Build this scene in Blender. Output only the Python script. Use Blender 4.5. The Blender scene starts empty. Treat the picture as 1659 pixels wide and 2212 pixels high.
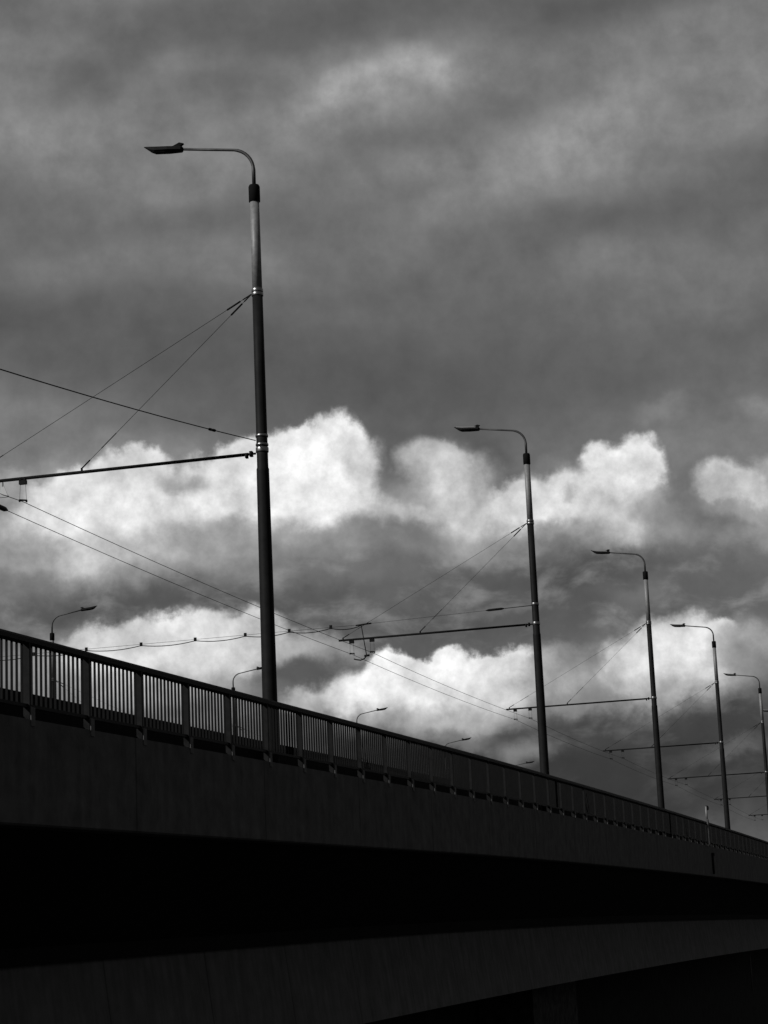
import bpy, bmesh, math, random
from mathutils import Vector, Matrix
random.seed(7)
scene = bpy.context.scene
col = scene.collection
R_ = math.radians

# ------------------------------------------------------------------ camera
EYE = 1.65
PITCH, ROLL, FPX, PW, PH = R_(12.95), R_(-2.46), 4920.0, 1659.0, 2212.0
fw = Vector((0, math.cos(PITCH), math.sin(PITCH)))
_rt = Vector((1, 0, 0)); _up = _rt.cross(fw)
cr = _rt * math.cos(ROLL) + _up * math.sin(ROLL)
cu = -_rt * math.sin(ROLL) + _up * math.cos(ROLL)
cam = bpy.data.cameras.new('camera')
cam.sensor_fit = 'VERTICAL'; cam.sensor_height = 36.0
cam.lens = 36.0 * FPX / PH
cam.clip_start = 0.1; cam.clip_end = 20000
cam_o = bpy.data.objects.new('camera', cam); col.objects.link(cam_o)
cam_o.matrix_world = Matrix(((cr.x, cu.x, -fw.x, 0), (cr.y, cu.y, -fw.y, 0), (cr.z, cu.z, -fw.z, EYE), (0, 0, 0, 1)))
scene.camera = cam_o
def ray(x, y):
    return (fw + cr * ((x - PW / 2) / FPX) - cu * ((y - PH / 2) / FPX)).normalized()

# ------------------------------------------------------------------ road frame: s along the bridge, lat across it (left is negative), z above the eye-height grade line
PSI = R_(14.06); GRADE = 0.0506
D = Vector((math.sin(PSI), math.cos(PSI), 0)); N = Vector((math.cos(PSI), -math.sin(PSI), 0))
def drop(s):
    q = s / .82 - 72
    return .82 * .0007 * q ** 1.5 if q > 0 else 0.0
def zr(s): return GRADE * s - drop(s) + EYE
def RP(s, lat, z): return D * s + N * lat + Vector((0, 0, z + zr(s)))

# ------------------------------------------------------------------ materials (all neutral: a black and white place)
def mat(name, v, rough=.8, metal=0.0, amp=.25, scale=4.0, stretch=(1, 1, 1), bump=0.0, spec=.3, joints=0.0, streak=0.0):
    m = bpy.data.materials.new(name); m.use_nodes = True
    nt = m.node_tree; b = nt.nodes['Principled BSDF']
    b.inputs['Roughness'].default_value = rough; b.inputs['Metallic'].default_value = metal
    b.inputs['Specular IOR Level'].default_value = spec
    tc = nt.nodes.new('ShaderNodeNewGeometry')
    mp = nt.nodes.new('ShaderNodeMapping'); mp.inputs['Scale'].default_value = stretch
    nz = nt.nodes.new('ShaderNodeTexNoise'); nz.inputs['Scale'].default_value = scale
    nz.inputs['Detail'].default_value = 6; nz.inputs['Roughness'].default_value = .62
    nt.links.new(tc.outputs['Position'], mp.inputs['Vector']); nt.links.new(mp.outputs[0], nz.inputs['Vector'])
    mr = nt.nodes.new('ShaderNodeMapRange'); mr.inputs[1].default_value = .25; mr.inputs[2].default_value = .75
    mr.inputs[3].default_value = v * (1 - amp); mr.inputs[4].default_value = v * (1 + amp)
    nt.links.new(nz.outputs['Fac'], mr.inputs[0]); out = mr.outputs[0]
    def mul(a, bsock):
        k = nt.nodes.new('ShaderNodeMath'); k.operation = 'MULTIPLY'
        nt.links.new(a, k.inputs[0]); nt.links.new(bsock, k.inputs[1]); return k.outputs[0]
    if streak > 0:                       # rain streaks: noise drawn out along the height
        mp2 = nt.nodes.new('ShaderNodeMapping'); mp2.inputs['Scale'].default_value = (1.6, 1.6, .12)
        n2 = nt.nodes.new('ShaderNodeTexNoise'); n2.inputs['Scale'].default_value = 2.2; n2.inputs['Detail'].default_value = 5
        nt.links.new(tc.outputs['Position'], mp2.inputs['Vector']); nt.links.new(mp2.outputs[0], n2.inputs['Vector'])
        r2 = nt.nodes.new('ShaderNodeMapRange'); r2.inputs[1].default_value = .36; r2.inputs[2].default_value = .6
        r2.inputs[3].default_value = 1 - streak; r2.inputs[4].default_value = 1
        nt.links.new(n2.outputs['Fac'], r2.inputs[0]); out = mul(out, r2.outputs[0])
    if joints > 0:                       # dirty construction joints across the bridge
        dt = nt.nodes.new('ShaderNodeVectorMath'); dt.operation = 'DOT_PRODUCT'; dt.inputs[1].default_value = D
        nt.links.new(tc.outputs['Position'], dt.inputs[0])
        md = nt.nodes.new('ShaderNodeMath'); md.operation = 'PINGPONG'; md.inputs[1].default_value = joints / 2
        nt.links.new(dt.outputs['Value'], md.inputs[0])
        r3 = nt.nodes.new('ShaderNodeMapRange'); r3.inputs[1].default_value = .015; r3.inputs[2].default_value = .05
        r3.inputs[3].default_value = .6; r3.inputs[4].default_value = 1
        nt.links.new(md.outputs[0], r3.inputs[0]); out = mul(out, r3.outputs[0])
    cb = nt.nodes.new('ShaderNodeCombineColor')
    for i in range(3): nt.links.new(out, cb.inputs[i])
    nt.links.new(cb.outputs[0], b.inputs['Base Color'])
    if bump > 0:
        bp = nt.nodes.new('ShaderNodeBump'); bp.inputs['Strength'].default_value = bump; bp.inputs['Distance'].default_value = .02
        nt.links.new(nz.outputs['Fac'], bp.inputs['Height']); nt.links.new(bp.outputs[0], b.inputs['Normal'])
    return m
M = dict(
    concrete=mat('edge_concrete', .135, .9, amp=.32, scale=2.5, bump=.3, joints=7.0, streak=.16, spec=.1),
    web=mat('girder_concrete', .22, .9, amp=.22, scale=1.6, bump=.3, joints=6.2, streak=.2, spec=.1),
    soffit=mat('shade_dark_soffit', .022, .95, amp=.3, scale=1.0, spec=.1),  # near-black: the shade of the underside is put into the colour
    wall=mat('shade_dark_wall', .03, .95, amp=.4, scale=1.2, spec=.1),  # deep shade under the girder built into this dark tone
    pier=mat('flaking_pier', .07, .95, amp=1.0, scale=2.6, spec=.1),
    kerb=mat('dark_kerb', .02, .9, amp=.3, spec=.1),  # darker than the edge beam, with the recess shade in the colour
    asphalt=mat('asphalt', .05, .9, amp=.3, scale=6),
    rail=mat('rail_paint', .010, .6, amp=.3, spec=.08),
    bracket=mat('bracket_steel', .17, .8, amp=.3, scale=9, spec=.1),
    post=mat('post_steel', .022, .7, amp=.3, scale=9, spec=.08),
    mast=mat('mast_paint', .020, .6, amp=.3, scale=5, spec=.12),
    galv=mat('galvanised', .32, .55, .2, amp=.25, scale=11, spec=.4),
    collar=mat('collar_rubber', .012, .8, amp=.2, spec=.08),
    band=mat('bright_band', .42, .36, 1.0, amp=.08, scale=30),
    arm=mat('arm_steel', .012, .6, amp=.2, spec=.1),
    wire=mat('wire_steel', .012, .6, amp=.1, spec=.1),
    neck=mat('gooseneck_steel', .10, .5, .4, amp=.25, scale=11, spec=.3),
    sunlit=mat('sunlit_shell', .30, .5, amp=.15, scale=8, spec=.3),  # pale so the sun on the farther lantern tops sits in the colour
    head=mat('lamp_shell', .016, .7, amp=.15, scale=8, spec=.15),
    lens=mat('lamp_lens', .01, .5, amp=.1, spec=.1),
    white=mat('white_enamel', .85, .4, amp=.04, spec=.4),
    ground=mat('ground_earth', .035, .95, amp=.5, scale=.6, spec=.1),
)

# ------------------------------------------------------------------ mesh builder
class MB:
    def __init__(s): s.v = []; s.f = []
    def add(s, vs, fs):
        o = len(s.v); s.v += [tuple(p) for p in vs]; s.f += [tuple(i + o for i in f) for f in fs]
    def hexa(s, a, b):                   # two quads -> closed box
        s.add(list(a) + list(b), [(3, 2, 1, 0), (4, 5, 6, 7), (0, 1, 5, 4), (1, 2, 6, 5), (2, 3, 7, 6), (3, 0, 4, 7)])
    def box(s, c, e, X=Vector((1, 0, 0)), Y=Vector((0, 1, 0)), Z=Vector((0, 0, 1))):
        c = Vector(c); x, y, z = X * e[0] / 2, Y * e[1] / 2, Z * e[2] / 2
        s.hexa([c - x - y - z, c + x - y - z, c + x + y - z, c - x + y - z], [c - x - y + z, c + x - y + z, c + x + y + z, c - x + y + z])
    def loft(s, rings, closed=True, caps=True):
        n = len(rings[0]); o = []
        for r in rings: o += list(r)
        fs = []
        for k in range(len(rings) - 1):
            for i in range(n if closed else n - 1):
                j = (i + 1) % n
                fs.append((k * n + i, k * n + j, (k + 1) * n + j, (k + 1) * n + i))
        if caps and closed:
            fs.append(tuple(range(n))[::-1]); fs.append(tuple((len(rings) - 1) * n + i for i in range(n)))
        s.add(o, fs)
    def tube(s, pts, r, seg=8):
        pts = [Vector(p) for p in pts]; rs = r if isinstance(r, (list, tuple)) else [r] * len(pts)
        rings = []; a = None
        for i, p in enumerate(pts):
            t = (pts[min(i + 1, len(pts) - 1)] - pts[max(i - 1, 0)]).normalized()
            if a is None:
                a = t.cross(Vector((0, 0, 1)))
                if a.length < .05: a = Vector((1, 0, 0))
            a = (a - t * a.dot(t)).normalized(); b = t.cross(a)
            rings.append([p + (a * math.cos(2 * math.pi * k / seg) + b * math.sin(2 * math.pi * k / seg)) * rs[i] for k in range(seg)])
        s.loft(rings)
    def lathe(s, prof, seg=28, c=(0, 0)):  # prof: (r, z)
        s.loft([[Vector((c[0] + r * math.cos(2 * math.pi * k / seg), c[1] + r * math.sin(2 * math.pi * k / seg), z)) for k in range(seg)] for r, z in prof])
    def mesh(s, name, m, smooth=False, off=None):
        me = bpy.data.meshes.new(name)
        vs = s.v if off is None else [(p[0] - off[0], p[1] - off[1], p[2] - off[2]) for p in s.v]
        me.from_pydata(vs, [], s.f); me.materials.append(m)
        bm = bmesh.new(); bm.from_mesh(me); bmesh.ops.recalc_face_normals(bm, faces=bm.faces); bm.to_mesh(me); bm.free()
        if smooth:
            for p in me.polygons: p.use_smooth = len(p.vertices) == 4
        return me
def link(name, me, parent=None, loc=None):
    o = bpy.data.objects.new(name, me); col.objects.link(o)
    if parent: o.parent = parent
    if loc is not None: o.location = loc
    return o
def empty(name, loc, rz=0.0):
    o = link(name, None, None, loc); o.rotation_euler = (0, 0, rz); o.empty_display_size = .3; return o
def tag(o, label=None, cat=None, group=None, kind=None):
    if label: o['label'] = label
    if cat: o['category'] = cat
    if group: o['group'] = group
    if kind: o['kind'] = kind
    return o

# ------------------------------------------------------------------ ground
g = MB(); g.add([(-6000, -6000, 0), (6000, -6000, 0), (6000, 6000, 0), (-6000, 6000, 0)], [(0, 1, 2, 3)])
tag(link('ground', g.mesh('ground', M['ground'])), kind='structure')

# ------------------------------------------------------------------ bridge
S0, S1 = 6.0, 330.0
stations = [S0 + (S1 - S0) * i / 90 for i in range(91)]
def sweep(profile, st=stations):
    mb = MB(); mb.loft([[RP(s, a, b) for a, b in profile] for s in st]); return mb
B0 = RP(60, -29, 0); B0.z = 0
bridge = empty('bridge', B0)
tag(bridge, 'long dark concrete road bridge climbing across the bottom of the picture', 'bridge')
def bpart(name, mb, m, smooth=False): return link(name, mb.mesh(name, m, smooth, B0), bridge)
EDGE = -13.12
bpart('edge_beam', sweep([(EDGE, 3.157), (EDGE, 1.64), (EDGE - .03, 1.61), (EDGE - .40, 1.61), (EDGE - .40, 3.157)]), M['concrete'])
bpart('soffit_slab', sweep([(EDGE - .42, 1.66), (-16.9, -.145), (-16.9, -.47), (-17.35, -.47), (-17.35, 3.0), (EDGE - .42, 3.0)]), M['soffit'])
bpart('girder_web', sweep([(-17.05, -.44), (-16.75, -2.78), (-17.3, -2.80), (-17.4, -.44)]), M['web'])
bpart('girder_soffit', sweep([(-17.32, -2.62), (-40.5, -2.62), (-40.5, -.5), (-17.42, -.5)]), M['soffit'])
bpart('deck', sweep([(-17.36, 3.13), (-44.9, 3.13), (-44.9, 1.7), (-17.36, 1.0)]), M['asphalt'])
bpart('footway_kerb', sweep([(EDGE - .62, 3.70), (EDGE - .62, 2.6), (EDGE - 1.1, 2.6), (EDGE - 1.1, 3.70)]), M['kerb'])
# retaining wall set back in the dark under the girder
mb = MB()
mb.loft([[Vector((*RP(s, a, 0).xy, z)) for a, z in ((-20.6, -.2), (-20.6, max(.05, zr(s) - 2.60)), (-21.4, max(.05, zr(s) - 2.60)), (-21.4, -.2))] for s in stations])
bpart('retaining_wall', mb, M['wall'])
def onlat(x, y, lat):
    v = ray(x, y); t = lat / v.dot(N); P = v * t; return P.dot(D), P.z + EYE      # s, world z
# pier with flaking paint
s_a, _ = onlat(1150, 2140, -18.2); s_b, _ = onlat(1245, 2140, -18.2)
mb = MB(); top = zr(s_a) - 2.63
q = lambda s, a, z: Vector((*RP(s, a, 0).xy, z))
mb.hexa([q(s_a, -18.2, -.2), q(s_b, -18.2, -.2), q(s_b, -20.5, -.2), q(s_a, -20.5, -.2)], [q(s_a, -18.2, top), q(s_b, -18.2, top + .2), q(s_b, -20.5, top + .2), q(s_a, -20.5, top)])
bpart('pier', mb, M['pier'])
# drain pipes
s_d, z_d = onlat(1539, 1870, EDGE)
mb = MB(); mb.tube([RP(s_d, EDGE + .05, 2.75), RP(s_d, EDGE + .05, 1.75)], .05, 10); mb.box(RP(s_d, EDGE + .05, 2.75), (.18, .16, .14), N, D)
bpart('drain_pipe', mb, M['kerb'], True)
s_e, z_e = onlat(1620, 2070, -17.6)
mb = MB(); mb.tube([q(s_e, -17.6, z_e + .4), q(s_e, -17.6, z_e - 2.5)], .06, 10)
bpart('drain_pipe', mb, M['bracket'], True)
# cover strip over the expansion joint of the railing
# ------------------------------------------------------------------ railing
PITCH_P, SP0 = 2.337, 30.75
ks = range(-7, 84)
B1 = RP(SP0, EDGE - .08, 3.157)
railing = empty('railing', B1)
tag(railing, 'dark steel bridge railing of close upright bars along the top of the concrete edge', 'railing')
RL = EDGE - .085                          # centre line of the bars
def rpart(name, mb, m, smooth=False): return link(name, mb.mesh(name, m, smooth, B1), railing)
rs = [SP0 + PITCH_P * k for k in ks]
hst = [rs[0] - .6 + (rs[-1] - rs[0] + 1.2) * i / 160 for i in range(161)]
rpart('handrail', sweep([(RL + .055, 4.30), (RL + .055, 4.365), (RL + .03, 4.40), (RL - .03, 4.40), (RL - .055, 4.365), (RL - .055, 4.30), (RL - .03, 4.275), (RL + .03, 4.275)], hst), M['rail'])
rpart('bottom_rail', sweep([(RL + .03, 3.34), (RL + .03, 3.39), (RL - .03, 3.39), (RL - .03, 3.34)], hst), M['rail'])
Zv = Vector((0, 0, 1))
def upright(mb, s, lat, z0, z1, w, t):
    a, b = RP(s, lat, z0), RP(s, lat, z1)
    x, y = D * w / 2, N * t / 2
    mb.hexa([a - x - y, a + x - y, a + x + y, a - x + y], [b - x - y, b + x - y, b + x + y, b - x + y])
for k, s in zip(ks, rs):
    mb = MB(); upright(mb, s, RL + .005, 3.16, 4.29, .055, .10)
    p = rpart('post', mb, M['post'])
    mb = MB(); upright(mb, s, EDGE + .009, 3.06, 3.338, .15, .014)
    b = link('bracket', mb.mesh('bracket', M['bracket'], False, B1), p)
    if k < ks[-1]:
        mb = MB()
        for i in range(1, 13):
            upright(mb, s + PITCH_P * i / 13, RL, 3.385, 4.28, .014, .036)
        rpart('baluster_panel', mb, M['rail'])
# pale post standing against the far stretch of the railing
s_m, z_m = onlat(1531, 1815, EDGE + .12)
base = RP(s_m, EDGE + .14, 3.10)
mp_ = empty('marker_post', base, math.atan2(N.y, N.x))
tag(mp_, 'pale plate and short post on the far railing near the right edge', 'post')
mb = MB(); mb.box((0, 0, .68), (.05, .45, 1.36)); link('plate', mb.mesh('plate', M['bracket']), mp_)
mb = MB(); mb.tube([(-.02, -.16, 1.3), (-.02, -.16, 2.0)], .05, 10); link('pole', mb.mesh('pole', M['galv'], True), mp_)
mb = MB(); mb.tube([(.0, .05, 1.82), (.0, .05, 1.86), (.0, .05, 2.0), (.0, .05, 2.06)], [.04, .09, .09, .05], 12); mb.tube([(-.02, -.16, 1.92), (0, .05, 1.92)], .03, 8)
link('signal_head', mb.mesh('signal_head', M['collar'], True), mp_)

# ------------------------------------------------------------------ lamp masts (local x points across the road)
LAT_M = -13.50
ARM_Z, CLB, CLA = 6.51, 6.74, 10.0
meshes = {}
def cached(key, fn):
    if key not in meshes: meshes[key] = fn()
    return meshes[key]
def m_mast():
    b = MB(); b.lathe([(.160, -.35), (.157, .3), (.142, 4.0), (.131, 6.10), (.131, 6.16), (.118, 6.19), (.114, 8.2), (.110, CLA)]); return b.mesh('mast_tube', M['mast'], True)
def m_upper():
    b = MB(); b.lathe([(.105, CLA + .002), (.103, 11.0), (.098, 12.08)]); return b.mesh('upper_tube', M['galv'], True)
def m_collar():
    b = MB(); b.lathe([(.108, 12.02), (.122, 12.03), (.122, 12.36), (.105, 12.40), (.05, 12.405)]); return b.mesh('collar', M['collar'], True)
def m_neck():
    b = MB(); pts = [(0, 0, 12.40), (0, 0, 12.75)]
    for i in range(1, 9):
        a = R_(79) * i / 8
        pts.append((.52 * (1 - math.cos(a)), 0, 12.75 + .52 * math.sin(a)))
    e = Vector(pts[-1]); t = Vector((math.cos(R_(9)), 0, math.sin(R_(9))))
    pts += [tuple(e + t * .4), tuple(e + t * 1.28)]
    b.tube(pts, [.042, .042] + [.036] * 7 + [.03] * 3, 12); return b.mesh('gooseneck', M['neck'], True), e + t * 1.20
neck_mesh, neck_end = m_neck()
def m_head():                            # shell of the lantern: flat, longer above than below
    b = MB(); T = R_(5)
    rings = []
    for x, w, zt, zb in ((-.02, .06, .05, -.05), (.0, .085, .06, -.058), (.10, .10, .06, -.060), (.30, .125, .062, -.064), (.60, .11, .07, -.062), (.70, .085, .08, -.025), (.82, .04, .092, .055), (.87, .015, .098, .085)):
        rings.append([Vector((x, w * c, zb if c2 < 0 else zt)) for c, c2 in ((-1, -1), (-.6, -1.2), (.6, -1.2), (1, -1), (1, 1), (.6, 1.2), (-.6, 1.2), (-1, 1))])
        r = rings[-1]
        for i in (0, 3): r[i].z = zb + .3 * (zt - zb)
        for i in (4, 7): r[i].z = zt - .25 * (zt - zb)
    b.loft(rings); return b.mesh('lamp_head', M['head'])
def m_sunlit_top():                           # pale strip standing in for the sunlit top of the lantern
    b = MB(); b.loft([[Vector((x, w * c, z)) for c, z in ((-1, zt - .035), (-.65, zt + .012), (.65, zt + .012), (1, zt - .035))] for x, w, zt in ((.10, .098, .062), (.30, .124, .064), (.55, .114, .072), (.70, .083, .083), (.80, .045, .093))])
    return b.mesh('sunlit_top', M['sunlit'])
def m_lens():
    b = MB(); b.loft([[Vector((x, w * c, z)) for c, z in ((-1, -.052), (-.6, zb), (.6, zb), (1, -.052))] for x, w, zb in ((.14, .06, -.060), (.30, .09, -.072), (.52, .08, -.068), (.60, .05, -.050))])
    return b.mesh('lens', M['lens'], True)
def m_latch():
    b = MB(); b.hexa([(.06, -.05, .055), (.22, -.05, .055), (.22, .05, .055), (.06, .05, .055)], [(-.04, -.035, .125), (.06, -.035, .15), (.06, .035, .15), (-.04, .035, .125)]); return b.mesh('latch', M['collar'])
def m_band(r, h):
    b = MB(); b.lathe([(r - .01, -h / 2), (r + .012, -h / 2), (r + .016, -h / 2 + .012), (r + .016, h / 2 - .012), (r + .012, h / 2), (r - .01, h / 2)], 32)
    return b.mesh('clamp_band', M['band'], True)
def m_arm(L):
    b = MB(); b.tube([(.30, 0, ARM_Z), (L, 0, ARM_Z)], .036, 12); b.tube([(.14, 0, ARM_Z), (.31, 0, ARM_Z)], .022, 10); b.box((.24, 0, ARM_Z), (.06, .10, .11)); b.box((.34, 0, ARM_Z - .03), (.05, .09, .10))
    return b.mesh('cantilever_arm', M['arm'], True)
def m_stay(x, thick):
    b = MB(); A = Vector((.13, 0, CLA - .02)); E = Vector((x, 0, ARM_Z + .08)); t = (E - A).normalized()
    b.tube([A, E], .0050, 6); b.tube([A, A + t * .22], .014, 8); b.tube([A + t * .28, A + t * .62], .020, 8); b.tube([E, E - t * .25], .016, 8)
    b.tube([E - t * 1.05, E - t * .6], .010, 8); b.tube([Vector((x, 0, ARM_Z + .02)), E + Vector((0, 0, .01))], .025, 8)
    return b.mesh('stay_wire', M['wire'], True)
def m_hanger():
    b = MB(); b.box((0, 0, -.085), (.16, .08, .09)); b.box((-.05, 0, -.02), (.03, .09, .06)); b.box((.05, 0, -.02), (.03, .09, .06))
    b.box((0, 0, -.475), (.15, .035, .030), Vector((.8, .6, 0)), Vector((-.6, .8, 0)))
    for q_ in (-1, 1):
        b.tube([(.06 * q_, 0, -.10), (.06 * q_ * .95, .045 * q_, -.47)], .004, 6); b.box((.06 * q_, .045 * q_, -.49), (.03, .03, .055))
    return b.mesh('wire_hanger', M['wire'])
def m_plate():
    b = MB(); b.add([(-.02, -.008, -.12), (.02, -.008, -.12), (.11, -.008, -.33), (-.11, -.008, -.33), (-.02, .008, -.12), (.02, .008, -.12), (.11, .008, -.33), (-.11, .008, -.33)],
        [(0, 1, 2, 3), (7, 6, 5, 4), (0, 4, 5, 1), (1, 5, 6, 2), (2, 6, 7, 3), (3, 7, 4, 0)]); return b.mesh('marker_plate', M['white'])
def m_platewire():
    b = MB(); b.tube([(0, 0, -.04), (0, 0, -.14)], .012, 6); b.tube([(-.14, 0, -.37), (.15, 0, -.37), (.15, 0, -.33)], .006, 6); b.tube([(-.14, 0, -.37), (-.1, 0, -.32)], .006, 6); b.tube([(.1, 0, -.32), (.15, 0, -.36)], .006, 6); return b.mesh('plate_frame', M['wire'])

def lamp_mast(pos, rz, label, group, hang, clamps, arm=6.87, plate=None, sunlit=False, tilt=0.0):
    t = empty('lamp_mast', pos, rz)
    tag(t, label, 'street lamp', group)
    link('mast_tube', cached('mast', m_mast), t); link('upper_tube', cached('upper', m_upper), t); link('collar', cached('collar', m_collar), t)
    link('gooseneck', neck_mesh, t)
    h = link('lamp_head', cached('head', m_head), t, neck_end); h.rotation_euler = (R_(tilt * 2), R_(-5 + tilt), 0)
    link('lens', cached('lens', m_lens), h); link('latch', cached('latch', m_latch), h)
    if sunlit: link('sunlit_top', cached('sunlit', m_sunlit_top), h)
    for z, r, hh in [(CLA + .04, .108, .07), (CLA - .045, .110, .07)] + clamps:
        link('clamp_band', cached('band%.3f%.3f' % (r, hh), lambda: m_band(r, hh)), t, (0, 0, z))
    if arm:
        a = link('cantilever_arm', cached('arm%.2f' % arm, lambda: m_arm(arm)), t)
        for x in hang: link('wire_hanger', cached('hanger', m_hanger), a, (x, 0, ARM_Z))
        if plate:
            p = link('marker_plate', cached('plate', m_plate), a, (plate, 0, ARM_Z)); link('plate_frame', cached('pframe', m_platewire), a, (plate, 0, ARM_Z))
        link('stay_wire', cached('stay_a', lambda: m_stay(4.0, 1)), t); link('stay_wire', cached('stay_b', lambda: m_stay(6.72, 1)), t)
    return t
RZ = math.atan2(-N.y, -N.x)
GN = 'lamp masts standing along the near railing'
S_N = [53.35 * .82, 90.5 * .82, 125.6 * .82, 160 * .82, 195 * .82, 230.2 * .82, 265.5 * .82]
DZ = [0, -.18, -.39, -.70, -1.02, -1.40, -1.85]
labels_n = ['tallest lamp mast of all, nearest the camera, with a feeder cable at its bracket',
            'second lamp mast along the near railing, with a spare insulated wire above its bracket arm',
            'third lamp mast along the near railing, next right after the second mast',
            'fourth lamp mast along the near railing, its lamp before the low right cloud',
            'fifth lamp mast along the near railing, cut by the right edge of the picture',
            'sixth lamp mast of the near row, only its bracket arm showing at right edge',
            'farthest mast of the near row, only its lowest bracket arm tip showing at right']
HANG = [(5.34, 6.0), (5.70, 6.42), (5.75, 6.45), (5.72, 6.42), (5.6, 6.3), (5.6, 6.3), (5.6, 6.3)]
CLB_A = [(CLB + .13, .118, .05), (CLB - .06, .118, .045), (ARM_Z + .06, .119, .10)]
CLB_B = [(7.18, .116, .08), (ARM_Z + .01, .119, .10)]
CLB_C = [(ARM_Z + .01, .119, .10)]
def base_n(i):
    s = S_N[i]; p = D * s + N * LAT_M; p.z = GRADE * s + DZ[i] + EYE + 3.157; return p
masts = []
for i in range(7):
    masts.append(lamp_mast(base_n(i), RZ, labels_n[i], GN, HANG[i], (CLB_A, CLB_B, CLB_C)[min(i, 2)], plate=5.80 if i == 0 else None, sunlit=i > 0, tilt=(0, 1.2, -1, .6, -1.5, 1, 0)[i]))
def on_mast(i, x, z): return base_n(i) - N * x + Vector((0, 0, z))
# far row across the road, arms turned towards us
GF = 'lamp masts on the far side of the bridge'
S_F = [129.8, 165.6, 202.0, 238, 274]
labels_f = ['left hand lamp mast of the far row, its pole seen through the railing bars',
            'far row lamp whose arm disappears behind the tallest mast',
            'far row lamp showing alone above the railing in front of the brightest low cloud',
            'far row lamp with only a thin arm tip above the railing before grey cloud',
            'most distant far row lamp, its arm tip just touching the second near mast']
for i, s16 in enumerate(S_F):
    s = s16 * .82; p = D * s + N * (-44.3); p.z = GRADE * s - drop(s) * 1.15 + EYE + 3.157
    lamp_mast(p, RZ + math.pi, labels_f[i], GF, (), CLB_C, arm=6.87, tilt=(.8, -1.2, .5, -.4, 1)[i])

# ------------------------------------------------------------------ wires
def wire_thing(name, pts, r, label, cat, group=None, m='wire'):
    b = MB(); b.tube(pts, r, 6); o = link(name, b.mesh(name, M[m], True)); tag(o, label, cat, group); return o
def sag(a, b, d, n=14): return [a.lerp(b, i / n) - Vector((0, 0, 4 * d * (i / n) * (1 - i / n))) for i in range(n + 1)]
for w in (0, 1):
    pts = []
    knots = [on_mast(i, HANG[i][w], ARM_Z - .51) for i in range(7)]
    k0 = RP(S_N[0] - 29, -13.5 - HANG[1][w], 9.05 - .02)
    kn = [k0] + knots
    for a, b in zip(kn, kn[1:]):
        seg = sag(a, b, .10); pts += seg[:-1]
    pts.append(kn[-1])
    o = wire_thing('contact_wire', pts, .0072, ['upper overhead contact wire, running through the hanger frame at the left edge', 'lower overhead contact wire, with a thick black fitting on it at the left edge'][w], 'overhead wire', 'overhead contact wires above the road')
    if w == 1:
        a, b_ = k0, knots[0]; t = (knots[1] - knots[0]).normalized()
        c = on_mast(0, 5.86, ARM_Z - .66)
        b = MB(); b.tube([knots[0] - t * .9, knots[0] - t * .75, knots[0] + t * .55, knots[0] + t * .7], [.02, .06, .055, .02], 10)
        link('section_insulator', b.mesh('section_insulator', M['wire'], True), o)
# feeder cable from the first mast back towards the camera side
A = on_mast(0, .14, CLB + .05); Bp = RP(S_N[0] - 29.2, LAT_M, 7.25)
pts = sag(A, Bp, .22, 24)
o = wire_thing('feeder_cable', pts, .010, 'single feeder cable rising from the tallest mast to the upper left edge', 'cable')
b = MB(); P_ = pts
c0 = A.lerp(Bp, .098) - Vector((0, 0, 4 * .22 * .098 * .902)); tt = (pts[3] - pts[2]).normalized()
b.tube([c0 - tt * .22, c0 - tt * .17, c0 - tt * .05, c0 - tt * .04, c0 + tt * .04, c0 + tt * .05, c0 + tt * .17, c0 + tt * .22], [.012, .028, .028, .016, .016, .028, .028, .012], 10)
link('insulator', b.mesh('insulator', M['wire'], True), o)
# festoon cable hung from a cross-span wire at the second mast
sF = S_N[1]
FZ = lambda lat: 10.02 + (lat + 19.5) * .0035
fe = empty('festoon_cable', RP(sF, -26, 10.0))
tag(fe, 'wavy black cable clipped under a span wire, crossing the road behind the tallest mast', 'cable')
F0 = RP(sF, -26, 10.0)
b = MB(); b.tube([RP(sF, -13.62, 10.17), RP(sF, -19.4, 10.03)], .005, 6); b.tube([RP(sF, -19.3, FZ(-19.3)), RP(sF, -44.2, FZ(-44.2) + .05)], .006, 6); link('span_wire', b.mesh('span_wire', M['wire'], False, F0), fe)
b = MB(); b.tube([RP(sF, -14.55, 10.148), RP(sF, -14.65, 10.146), RP(sF, -15.1, 10.135), RP(sF, -15.2, 10.132)], [.01, .04, .04, .01], 10); b.tube([RP(sF, -13.6, 10.17), RP(sF, -14.55, 10.148)], .012, 8); link('insulator', b.mesh('insulator', M['wire'], True, F0), fe)
clips = [-20.64, -22.13, -23.72, -25.55, -27.55, -29.6, -31.6, -33.5, -35.5, -37.5, -39.5, -41.5, -43.4]
pts = [RP(sF, -19.56, FZ(-19.56) - .02)]
for a, c in zip([-19.56] + clips, clips):
    for i in range(1, 9):
        u = i / 8; pts.append(RP(sF, a + (c - a) * u, FZ(a + (c - a) * u) - .03 - .34 * u * (1 - u)))
b = MB(); b.tube(pts, .015, 6); link('cable', b.mesh('cable', M['wire'], True, F0), fe)
for c in clips:
    b = MB(); b.box(RP(sF, c, FZ(c) + .015), (.09, .05, .13), N, D); link('clip', b.mesh('clip', M['wire'], False, F0), fe)
b = MB(); b.tube([RP(sF, -19.2, FZ(-19.2) + .02), RP(sF, -19.75, FZ(-19.75) - .01)], .026, 8); b.tube([RP(sF, -19.56, FZ(-19.56)), RP(sF, -19.41, 8.93)], .016, 8)
jp = [(-19.41, 8.94), (-19.50, 8.84), (-19.63, 8.80), (-19.78, 8.83), (-19.86, 8.86)]
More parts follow.
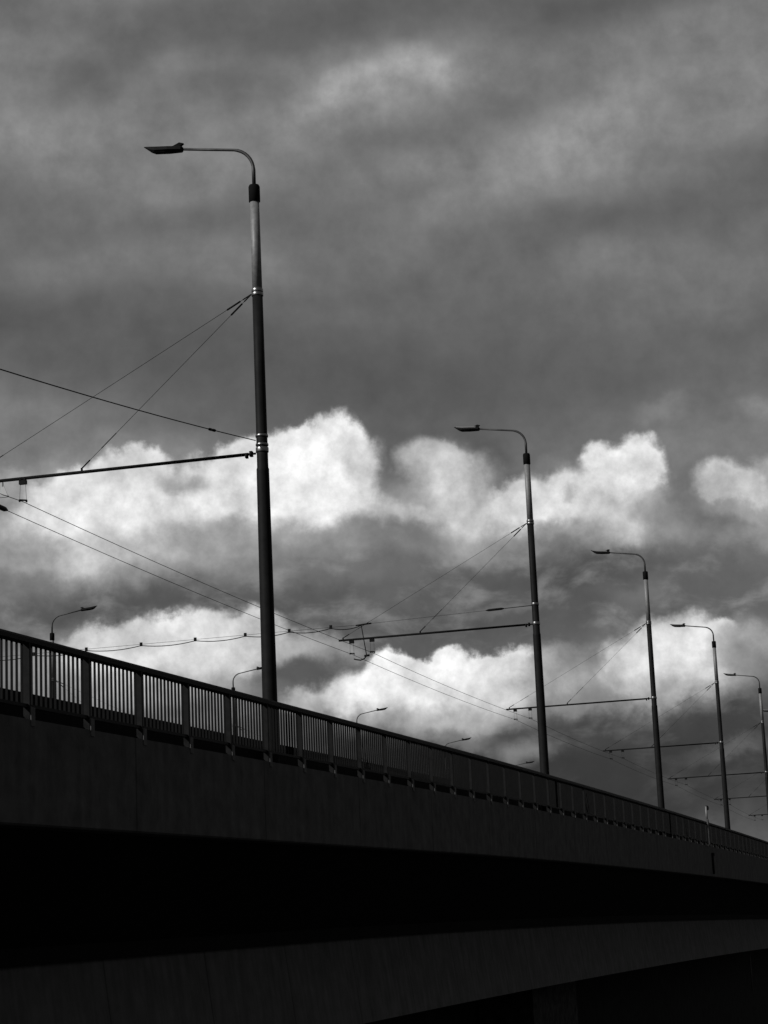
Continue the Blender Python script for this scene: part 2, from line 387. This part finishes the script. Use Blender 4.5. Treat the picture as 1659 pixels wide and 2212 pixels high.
b.tube([RP(sF, a, z) for a, z in jp], .022, 8); b.box(RP(sF, -19.40, 8.94), (.2, .06, .06), (N - D * .3).normalized(), D)
link('drop_lead', b.mesh('drop_lead', M['wire'], True, F0), fe)

# ------------------------------------------------------------------ light and sky
SUN_AZ, SUN_EL = R_(180 + 58), R_(33)     # behind the camera, to the left (clockwise from +Y)
sd = Vector((math.sin(SUN_AZ) * math.cos(SUN_EL), math.cos(SUN_AZ) * math.cos(SUN_EL), math.sin(SUN_EL)))
sl = bpy.data.lights.new('sun', 'SUN'); sl.energy = 2.0; sl.angle = R_(.5); sl.color = (1, .995, .985)
so = bpy.data.objects.new('sun', sl); col.objects.link(so); so.location = (0, -20, 60)
so.rotation_euler = (-sd).to_track_quat('-Z', 'Y').to_euler()

world = bpy.data.worlds.new('World'); scene.world = world; world.use_nodes = True
world.cycles.sampling_method = 'MANUAL'; world.cycles.sample_map_resolution = 128
scene.cycles.max_bounces = 4; scene.cycles.diffuse_bounces = 2; scene.cycles.glossy_bounces = 2
nt = world.node_tree; bg = nt.nodes['Background']
L = nt.links.new
def nd(t, **k):
    n = nt.nodes.new(t)
    for a, b_ in k.items(): setattr(n, a, b_)
    return n
def math_(op, a, b=None, c=None):
    n = nd('ShaderNodeMath', operation=op)
    for i, v in enumerate((a, b, c)):
        if v is None: continue
        if isinstance(v, (int, float)): n.inputs[i].default_value = v
        else: L(v, n.inputs[i])
    return n.outputs[0]
tc = nd('ShaderNodeTexCoord'); DIR = tc.outputs['Generated']
sep = nd('ShaderNodeSeparateXYZ'); L(DIR, sep.inputs[0])
az = math_('ARCTAN2', sep.outputs[0], sep.outputs[1]); el = math_('ARCSINE', sep.outputs[2])
com = nd('ShaderNodeCombineXYZ'); L(az, com.inputs[0]); L(el, com.inputs[1]); AE = com.outputs[0]
def warp(vec, scale, amp, detail=3, rough=.55):
    n = nd('ShaderNodeTexNoise'); n.inputs['Scale'].default_value = scale; n.inputs['Detail'].default_value = detail; n.inputs['Roughness'].default_value = rough
    L(DIR, n.inputs['Vector'])
    s_ = nd('ShaderNodeVectorMath', operation='SUBTRACT'); L(n.outputs['Color'], s_.inputs[0]); s_.inputs[1].default_value = (.5, .5, .5)
    m_ = nd('ShaderNodeVectorMath', operation='MULTIPLY_ADD'); L(s_.outputs[0], m_.inputs[0]); m_.inputs[1].default_value = (amp, amp, 0); L(vec, m_.inputs[2])
    return m_.outputs[0]
W1 = warp(AE, 22, .020, 2)
W2 = warp(W1, 85, .0145, 6, .60)           # billowed edges for the cumulus
WS = warp(AE, 9, .035, 3, .5)             # slow drift for the high layer
def blob(cur, cx, cy, rx, ry, rot, val, soft, op=1.0, vec=None):
    d = ray(cx, cy)
    mp = nd('ShaderNodeMapping', vector_type='TEXTURE')
    mp.inputs['Location'].default_value = (math.atan2(d.x, d.y), math.asin(d.z), 0)
    mp.inputs['Rotation'].default_value = (0, 0, R_(-rot))
    mp.inputs['Scale'].default_value = (rx / FPX, ry / FPX, 1)
    L(vec or W2, mp.inputs['Vector'])
    ln = nd('ShaderNodeVectorMath', operation='LENGTH'); L(mp.outputs[0], ln.inputs[0])
    mr = nd('ShaderNodeMapRange', interpolation_type='SMOOTHSTEP')
    mr.inputs['From Min'].default_value = 1.0 + soft * .25; mr.inputs['From Max'].default_value = 1.0 - soft * .75
    mr.inputs['To Min'].default_value = 0; mr.inputs['To Max'].default_value = op
    L(ln.outputs['Value'], mr.inputs['Value'])
    mx = nd('ShaderNodeMix', data_type='FLOAT')
    L(mr.outputs[0], mx.inputs[0]); L(cur, mx.inputs[2]); mx.inputs[3].default_value = val / 255
    return mx.outputs[0]
# high grey layer: slow streaky noise, a little darker towards the horizon and away from the clouds ahead
mpn = nd('ShaderNodeMapping'); mpn.inputs['Rotation'].default_value = (0, 0, R_(-18)); mpn.inputs['Scale'].default_value = (2.6, 13, 1); L(WS, mpn.inputs['Vector'])
n1 = nd('ShaderNodeTexNoise'); n1.inputs['Scale'].default_value = 1.6; n1.inputs['Detail'].default_value = 4; n1.inputs['Roughness'].default_value = .42; L(mpn.outputs[0], n1.inputs['Vector'])
HI = nd('ShaderNodeMapRange'); HI.inputs[1].default_value = .3; HI.inputs[2].default_value = .7; HI.inputs[3].default_value = 85 / 255; HI.inputs[4].default_value = 132 / 255; L(n1.outputs['Fac'], HI.inputs[0])
cur = HI.outputs[0]
high = [
 (700,70,420,60,4,82,1.3,.7),(120,200,190,60,-25,72,1.3,.7),(1480,440,330,60,-15,80,1.3,.6),(560,490,350,45,-4,86,1.3,.6),(1050,640,600,130,-8,82,1.2,.6),(200,720,360,90,-4,80,1.3,.6),(900,830,800,110,0,72,1.2,.8),
 (60,300,260,130,8,126,1.4,.8),(830,195,260,85,-8,140,1.3,.75),(905,160,75,40,14,150,.9,.7),(735,210,95,36,-12,146,1.0,.7),(1260,285,190,85,-22,140,1.3,.75),(1150,385,260,55,-15,122,1.3,.6),(1400,60,330,60,-8,118,1.3,.6),(1600,190,170,110,-30,118,1.3,.6),
 (540,330,270,70,-12,118,1.3,.6),(280,570,380,55,-8,108,1.3,.6),(1360,545,140,45,-5,112,1.3,.6),(400,400,200,60,-10,112,1.3,.5),(120,470,250,60,-8,106,1.3,.5),
]
def paint(cur, vec, rows):
    # long chains of clouds are evaluated in short runs: each run's coordinates wait for the run before it
    for i, r in enumerate(rows):
        if i % 10 == 0:
            k = math_('MULTIPLY', cur, 1e-7)
            cb = nd('ShaderNodeCombineXYZ'); L(k, cb.inputs[0])
            ad = nd('ShaderNodeVectorMath', operation='ADD'); L(vec, ad.inputs[0]); L(cb.outputs[0], ad.inputs[1]); vec = ad.outputs[0]
        cur = blob(cur, *r, vec=vec)
    return cur
cur = paint(cur, WS, [(r[0], r[1], r[2] * 1.35, r[3] * 1.25, r[4], r[5] * 1.15) + r[6:] for r in high])
cum = [
 # undersides and grey air behind the cumulus
 (800,1260,1300,170,0,104,1.2,.85),(1000,1330,800,120,0,82,1.2,.85),(1350,1660,900,150,0,54,1.0,.95),
 # wide pale bodies
 (280,1140,420,160,0,180,1.1,.95),(150,1240,190,60,0,160,1.2,.8),(520,1130,320,110,-6,168,1.0,.9),
 (20,1050,60,36,0,168,.7,.9),(130,1085,105,55,-10,205,.5),(230,1045,105,50,-20,205,.45),(325,1005,60,42,-10,206,.45),(430,1062,170,70,-12,208,.6),(512,990,80,45,-15,212,.45),
 (180,1145,200,80,-8,222,.9),(170,1195,150,50,0,200,1.2,.7),(600,1010,75,70,0,226,.4),(650,985,70,55,-10,230,.4),(745,965,70,72,0,230,.4),(690,985,90,62,-20,228,.45),(700,1030,130,80,10,232,.6),(620,1070,180,60,5,222,.8),(795,1000,48,80,-8,190,.8,.8),
 (395,1030,55,22,15,150,1.2,.7),(440,1140,110,38,0,158,1.2,.7),(330,1180,200,40,0,180,1.2,.5),(600,1180,220,45,0,150,1.2,.7),(70,1185,100,40,10,140,1.2,.7),
 (720,1235,230,55,6,108,1.1,.8),(480,1262,260,48,4,112,1.1,.8),(60,1280,150,55,0,110,1.1,.7),(25,1200,60,24,0,130,1.2,.7),(280,1310,300,50,-3,78,1.0,.9),(700,1300,240,45,0,84,1.1,.8),
 # gap and middle tower
 (846,1025,36,46,10,92,1.1,.8),(1020,985,60,66,0,84,.9,.8),
 (925,1000,64,54,-10,180,.75),(960,985,40,36,0,170,.7,.8),(990,1015,50,46,0,150,1.0,.8),(905,1062,70,56,0,158,1.1,.85),(975,1060,80,100,8,192,.9),(1035,1110,60,50,0,178,1.1,.8),(870,1112,80,28,12,186,1.0,.8),(1000,1135,60,62,-10,188,.9,.9),(900,1165,120,40,0,130,1.2,.7),(1030,1180,110,40,0,146,1.2,.7),(1150,1135,90,34,0,160,1.2,.7),
 # right hand tower
 (1180,1015,60,26,-15,120,1.0,.8),(1090,1065,62,38,-14,202,.6),(1150,1085,110,45,-8,205,.8),(1210,1070,80,48,-12,200,.7),(1305,1005,55,50,0,216,.45),(1375,1005,76,62,0,220,.4),(1300,1065,140,70,-5,222,.7),(1340,1120,110,70,10,196,1.0,.9),(1260,1165,95,45,0,178,1.1,.8),(1420,1090,70,50,30,150,1.2,.8),
 (1215,1068,22,14,0,160,1.3,.6),(1170,1190,110,35,0,104,1.1,.8),
 (1560,1045,66,34,10,188,.8),(1545,1062,50,26,0,176,1.0,.8),(1625,1080,70,50,10,186,1.0),(1665,1030,44,30,0,170,1.0),(1590,1110,80,24,16,150,1.2,.8),(1480,1150,170,26,24,138,1.3,.7),(1440,890,75,26,-12,124,1.1,.75),(1600,945,120,22,-8,118,1.1,.75),(1655,865,44,34,0,134,1.1,.75),(1660,1140,60,40,10,150,1.1,.8),
 (1240,1235,220,45,0,76,1.1,.8),(1160,1255,48,15,-35,118,1.2,.8),(1080,1312,90,13,-8,108,1.2,.8),(1400,1285,80,34,-20,114,1.2,.7),(830,1300,90,35,0,104,1.2,.6),(1540,1230,150,40,0,96,1.2,.7),
 # low left bank
 (360,1440,330,100,0,176,.9),(220,1385,80,45,-20,198,.5),(300,1375,70,42,0,202,.5),(400,1365,85,46,-5,208,.45),(480,1375,80,45,0,206,.5),(560,1360,75,46,0,205,.55),(380,1420,260,50,2,206,.9),(640,1388,95,42,12,176,.8,.9),(715,1400,60,30,10,150,1.1,.7),
 (655,1462,110,44,-5,84,.9,.95),(610,1500,60,26,0,100,1.1,.7),
 # low middle bank
 (690,1520,90,26,-14,176,.8),(790,1490,110,52,-12,214,.6),(840,1440,62,40,0,230,.4),(900,1445,50,36,0,224,.4),(950,1430,62,38,-6,228,.4),(1030,1440,60,38,0,220,.4),(1090,1428,56,36,0,212,.45),(940,1500,200,66,0,230,.7),(1060,1490,110,50,0,206,.9),(1190,1440,75,46,0,176,.8),(1250,1420,70,30,10,135,1.1,.8),(900,1565,200,40,4,180,1.1,.8),(1060,1550,150,35,0,170,1.2,.7),
 (1150,1625,70,32,-10,140,1.2,.7),(1010,1605,90,22,10,120,1.2,.7),
 # low right bank
 (1440,1375,90,44,-14,190,.7),(1555,1372,44,38,0,212,.45),(1500,1400,90,60,0,206,.7),(1400,1440,95,70,-15,212,.6),(1340,1470,46,44,0,200,.6),(1480,1460,130,60,0,214,.9),(1430,1515,170,42,0,170,1.2,.8),(1240,1475,120,56,0,166,1.1,.8),(1590,1410,70,60,0,150,1.2,.6),(1615,1405,70,70,0,150,1.1,.8),(1650,1380,50,36,-20,168,1.0,.8),(1640,1450,60,40,0,128,1.1,.7),(1250,1500,90,30,-10,130,1.2,.7),
 (1300,1585,170,42,6,66,1.1,.85),(1560,1570,140,45,0,64,1.1,.85),(1570,1625,110,20,-6,100,1.2,.7),
]
cur = paint(cur, W2, [(x, y, rx * 1.12, ry * 1.14, a, min(242, v * (1.07 if v > 180 else 1)), sf, *op) for x, y, rx, ry, a, v, sf, *op in cum])
# torn grey wisps hanging between the cumulus banks, low in the sky
mpw = nd('ShaderNodeMapping'); mpw.inputs['Scale'].default_value = (1.0, 1.9, 1); mpw.inputs['Rotation'].default_value = (0, 0, R_(12)); L(W1, mpw.inputs['Vector'])
nw = nd('ShaderNodeTexNoise'); nw.inputs['Scale'].default_value = 34; nw.inputs['Detail'].default_value = 6; nw.inputs['Roughness'].default_value = .58; L(mpw.outputs[0], nw.inputs['Vector'])
ww = nd('ShaderNodeMapRange', interpolation_type='SMOOTHSTEP'); ww.inputs[1].default_value = .46; ww.inputs[2].default_value = .72; ww.inputs[3].default_value = 0; ww.inputs[4].default_value = .62; L(nw.outputs['Fac'], ww.inputs[0])
we = nd('ShaderNodeMapRange', interpolation_type='SMOOTHSTEP'); we.inputs[1].default_value = .26; we.inputs[2].default_value = .205; we.inputs[3].default_value = 0; we.inputs[4].default_value = 1; L(el, we.inputs[0])
wm = nd('ShaderNodeMix', data_type='FLOAT'); wl = nd('ShaderNodeMapRange', interpolation_type='SMOOTHSTEP'); wl.inputs[1].default_value = .10; wl.inputs[2].default_value = .155; wl.inputs[3].default_value = .25; wl.inputs[4].default_value = 1; L(el, wl.inputs[0])
L(math_('MULTIPLY', math_('MULTIPLY', ww.outputs[0], we.outputs[0]), wl.outputs[0]), wm.inputs[0]); L(cur, wm.inputs[2]); L(math_('MAXIMUM', cur, 148 / 255), wm.inputs[3]); cur = wm.outputs[0]
# soft mottling everywhere
n3 = nd('ShaderNodeTexNoise'); n3.inputs['Scale'].default_value = 58; n3.inputs['Detail'].default_value = 7; n3.inputs['Roughness'].default_value = .62; L(DIR, n3.inputs['Vector'])
mo = nd('ShaderNodeMapRange'); mo.inputs[1].default_value = .25; mo.inputs[2].default_value = .75; mo.inputs[3].default_value = -.24; mo.inputs[4].default_value = .14; L(n3.outputs['Fac'], mo.inputs[0])
am = nd('ShaderNodeMapRange'); am.inputs[1].default_value = .38; am.inputs[2].default_value = .7; am.inputs[3].default_value = .35; am.inputs[4].default_value = 1; L(cur, am.inputs[0])
cur = math_('MULTIPLY', cur, math_('MULTIPLY_ADD', mo.outputs[0], am.outputs[0], 1.02))
lin = math_('POWER', cur, 2.2)
# unseen sky behind and beside the camera, dimmed to cut the fill light
back = nd('ShaderNodeMapRange', interpolation_type='SMOOTHSTEP'); back.inputs[1].default_value = .90; back.inputs[2].default_value = .2; back.inputs[3].default_value = 1; back.inputs[4].default_value = .35
L(sep.outputs[1], back.inputs[0]); lin = math_('MULTIPLY', lin, back.outputs[0])
sky = nd('ShaderNodeTexSky', sky_type='NISHITA'); sky.sun_disc = False; sky.sun_elevation = SUN_EL; sky.sun_rotation = SUN_AZ
bw = nd('ShaderNodeRGBToBW'); L(sky.outputs[0], bw.inputs[0])
tot = math_('MULTIPLY_ADD', lin, 10.0, math_('MULTIPLY', bw.outputs[0], .012))
L(tot, bg.inputs['Color']); bg.inputs['Strength'].default_value = .1

vs = scene.view_settings
vs.view_transform = 'Standard'; vs.look = 'None'; vs.exposure = 0; vs.gamma = 1; vs.use_curve_mapping = False
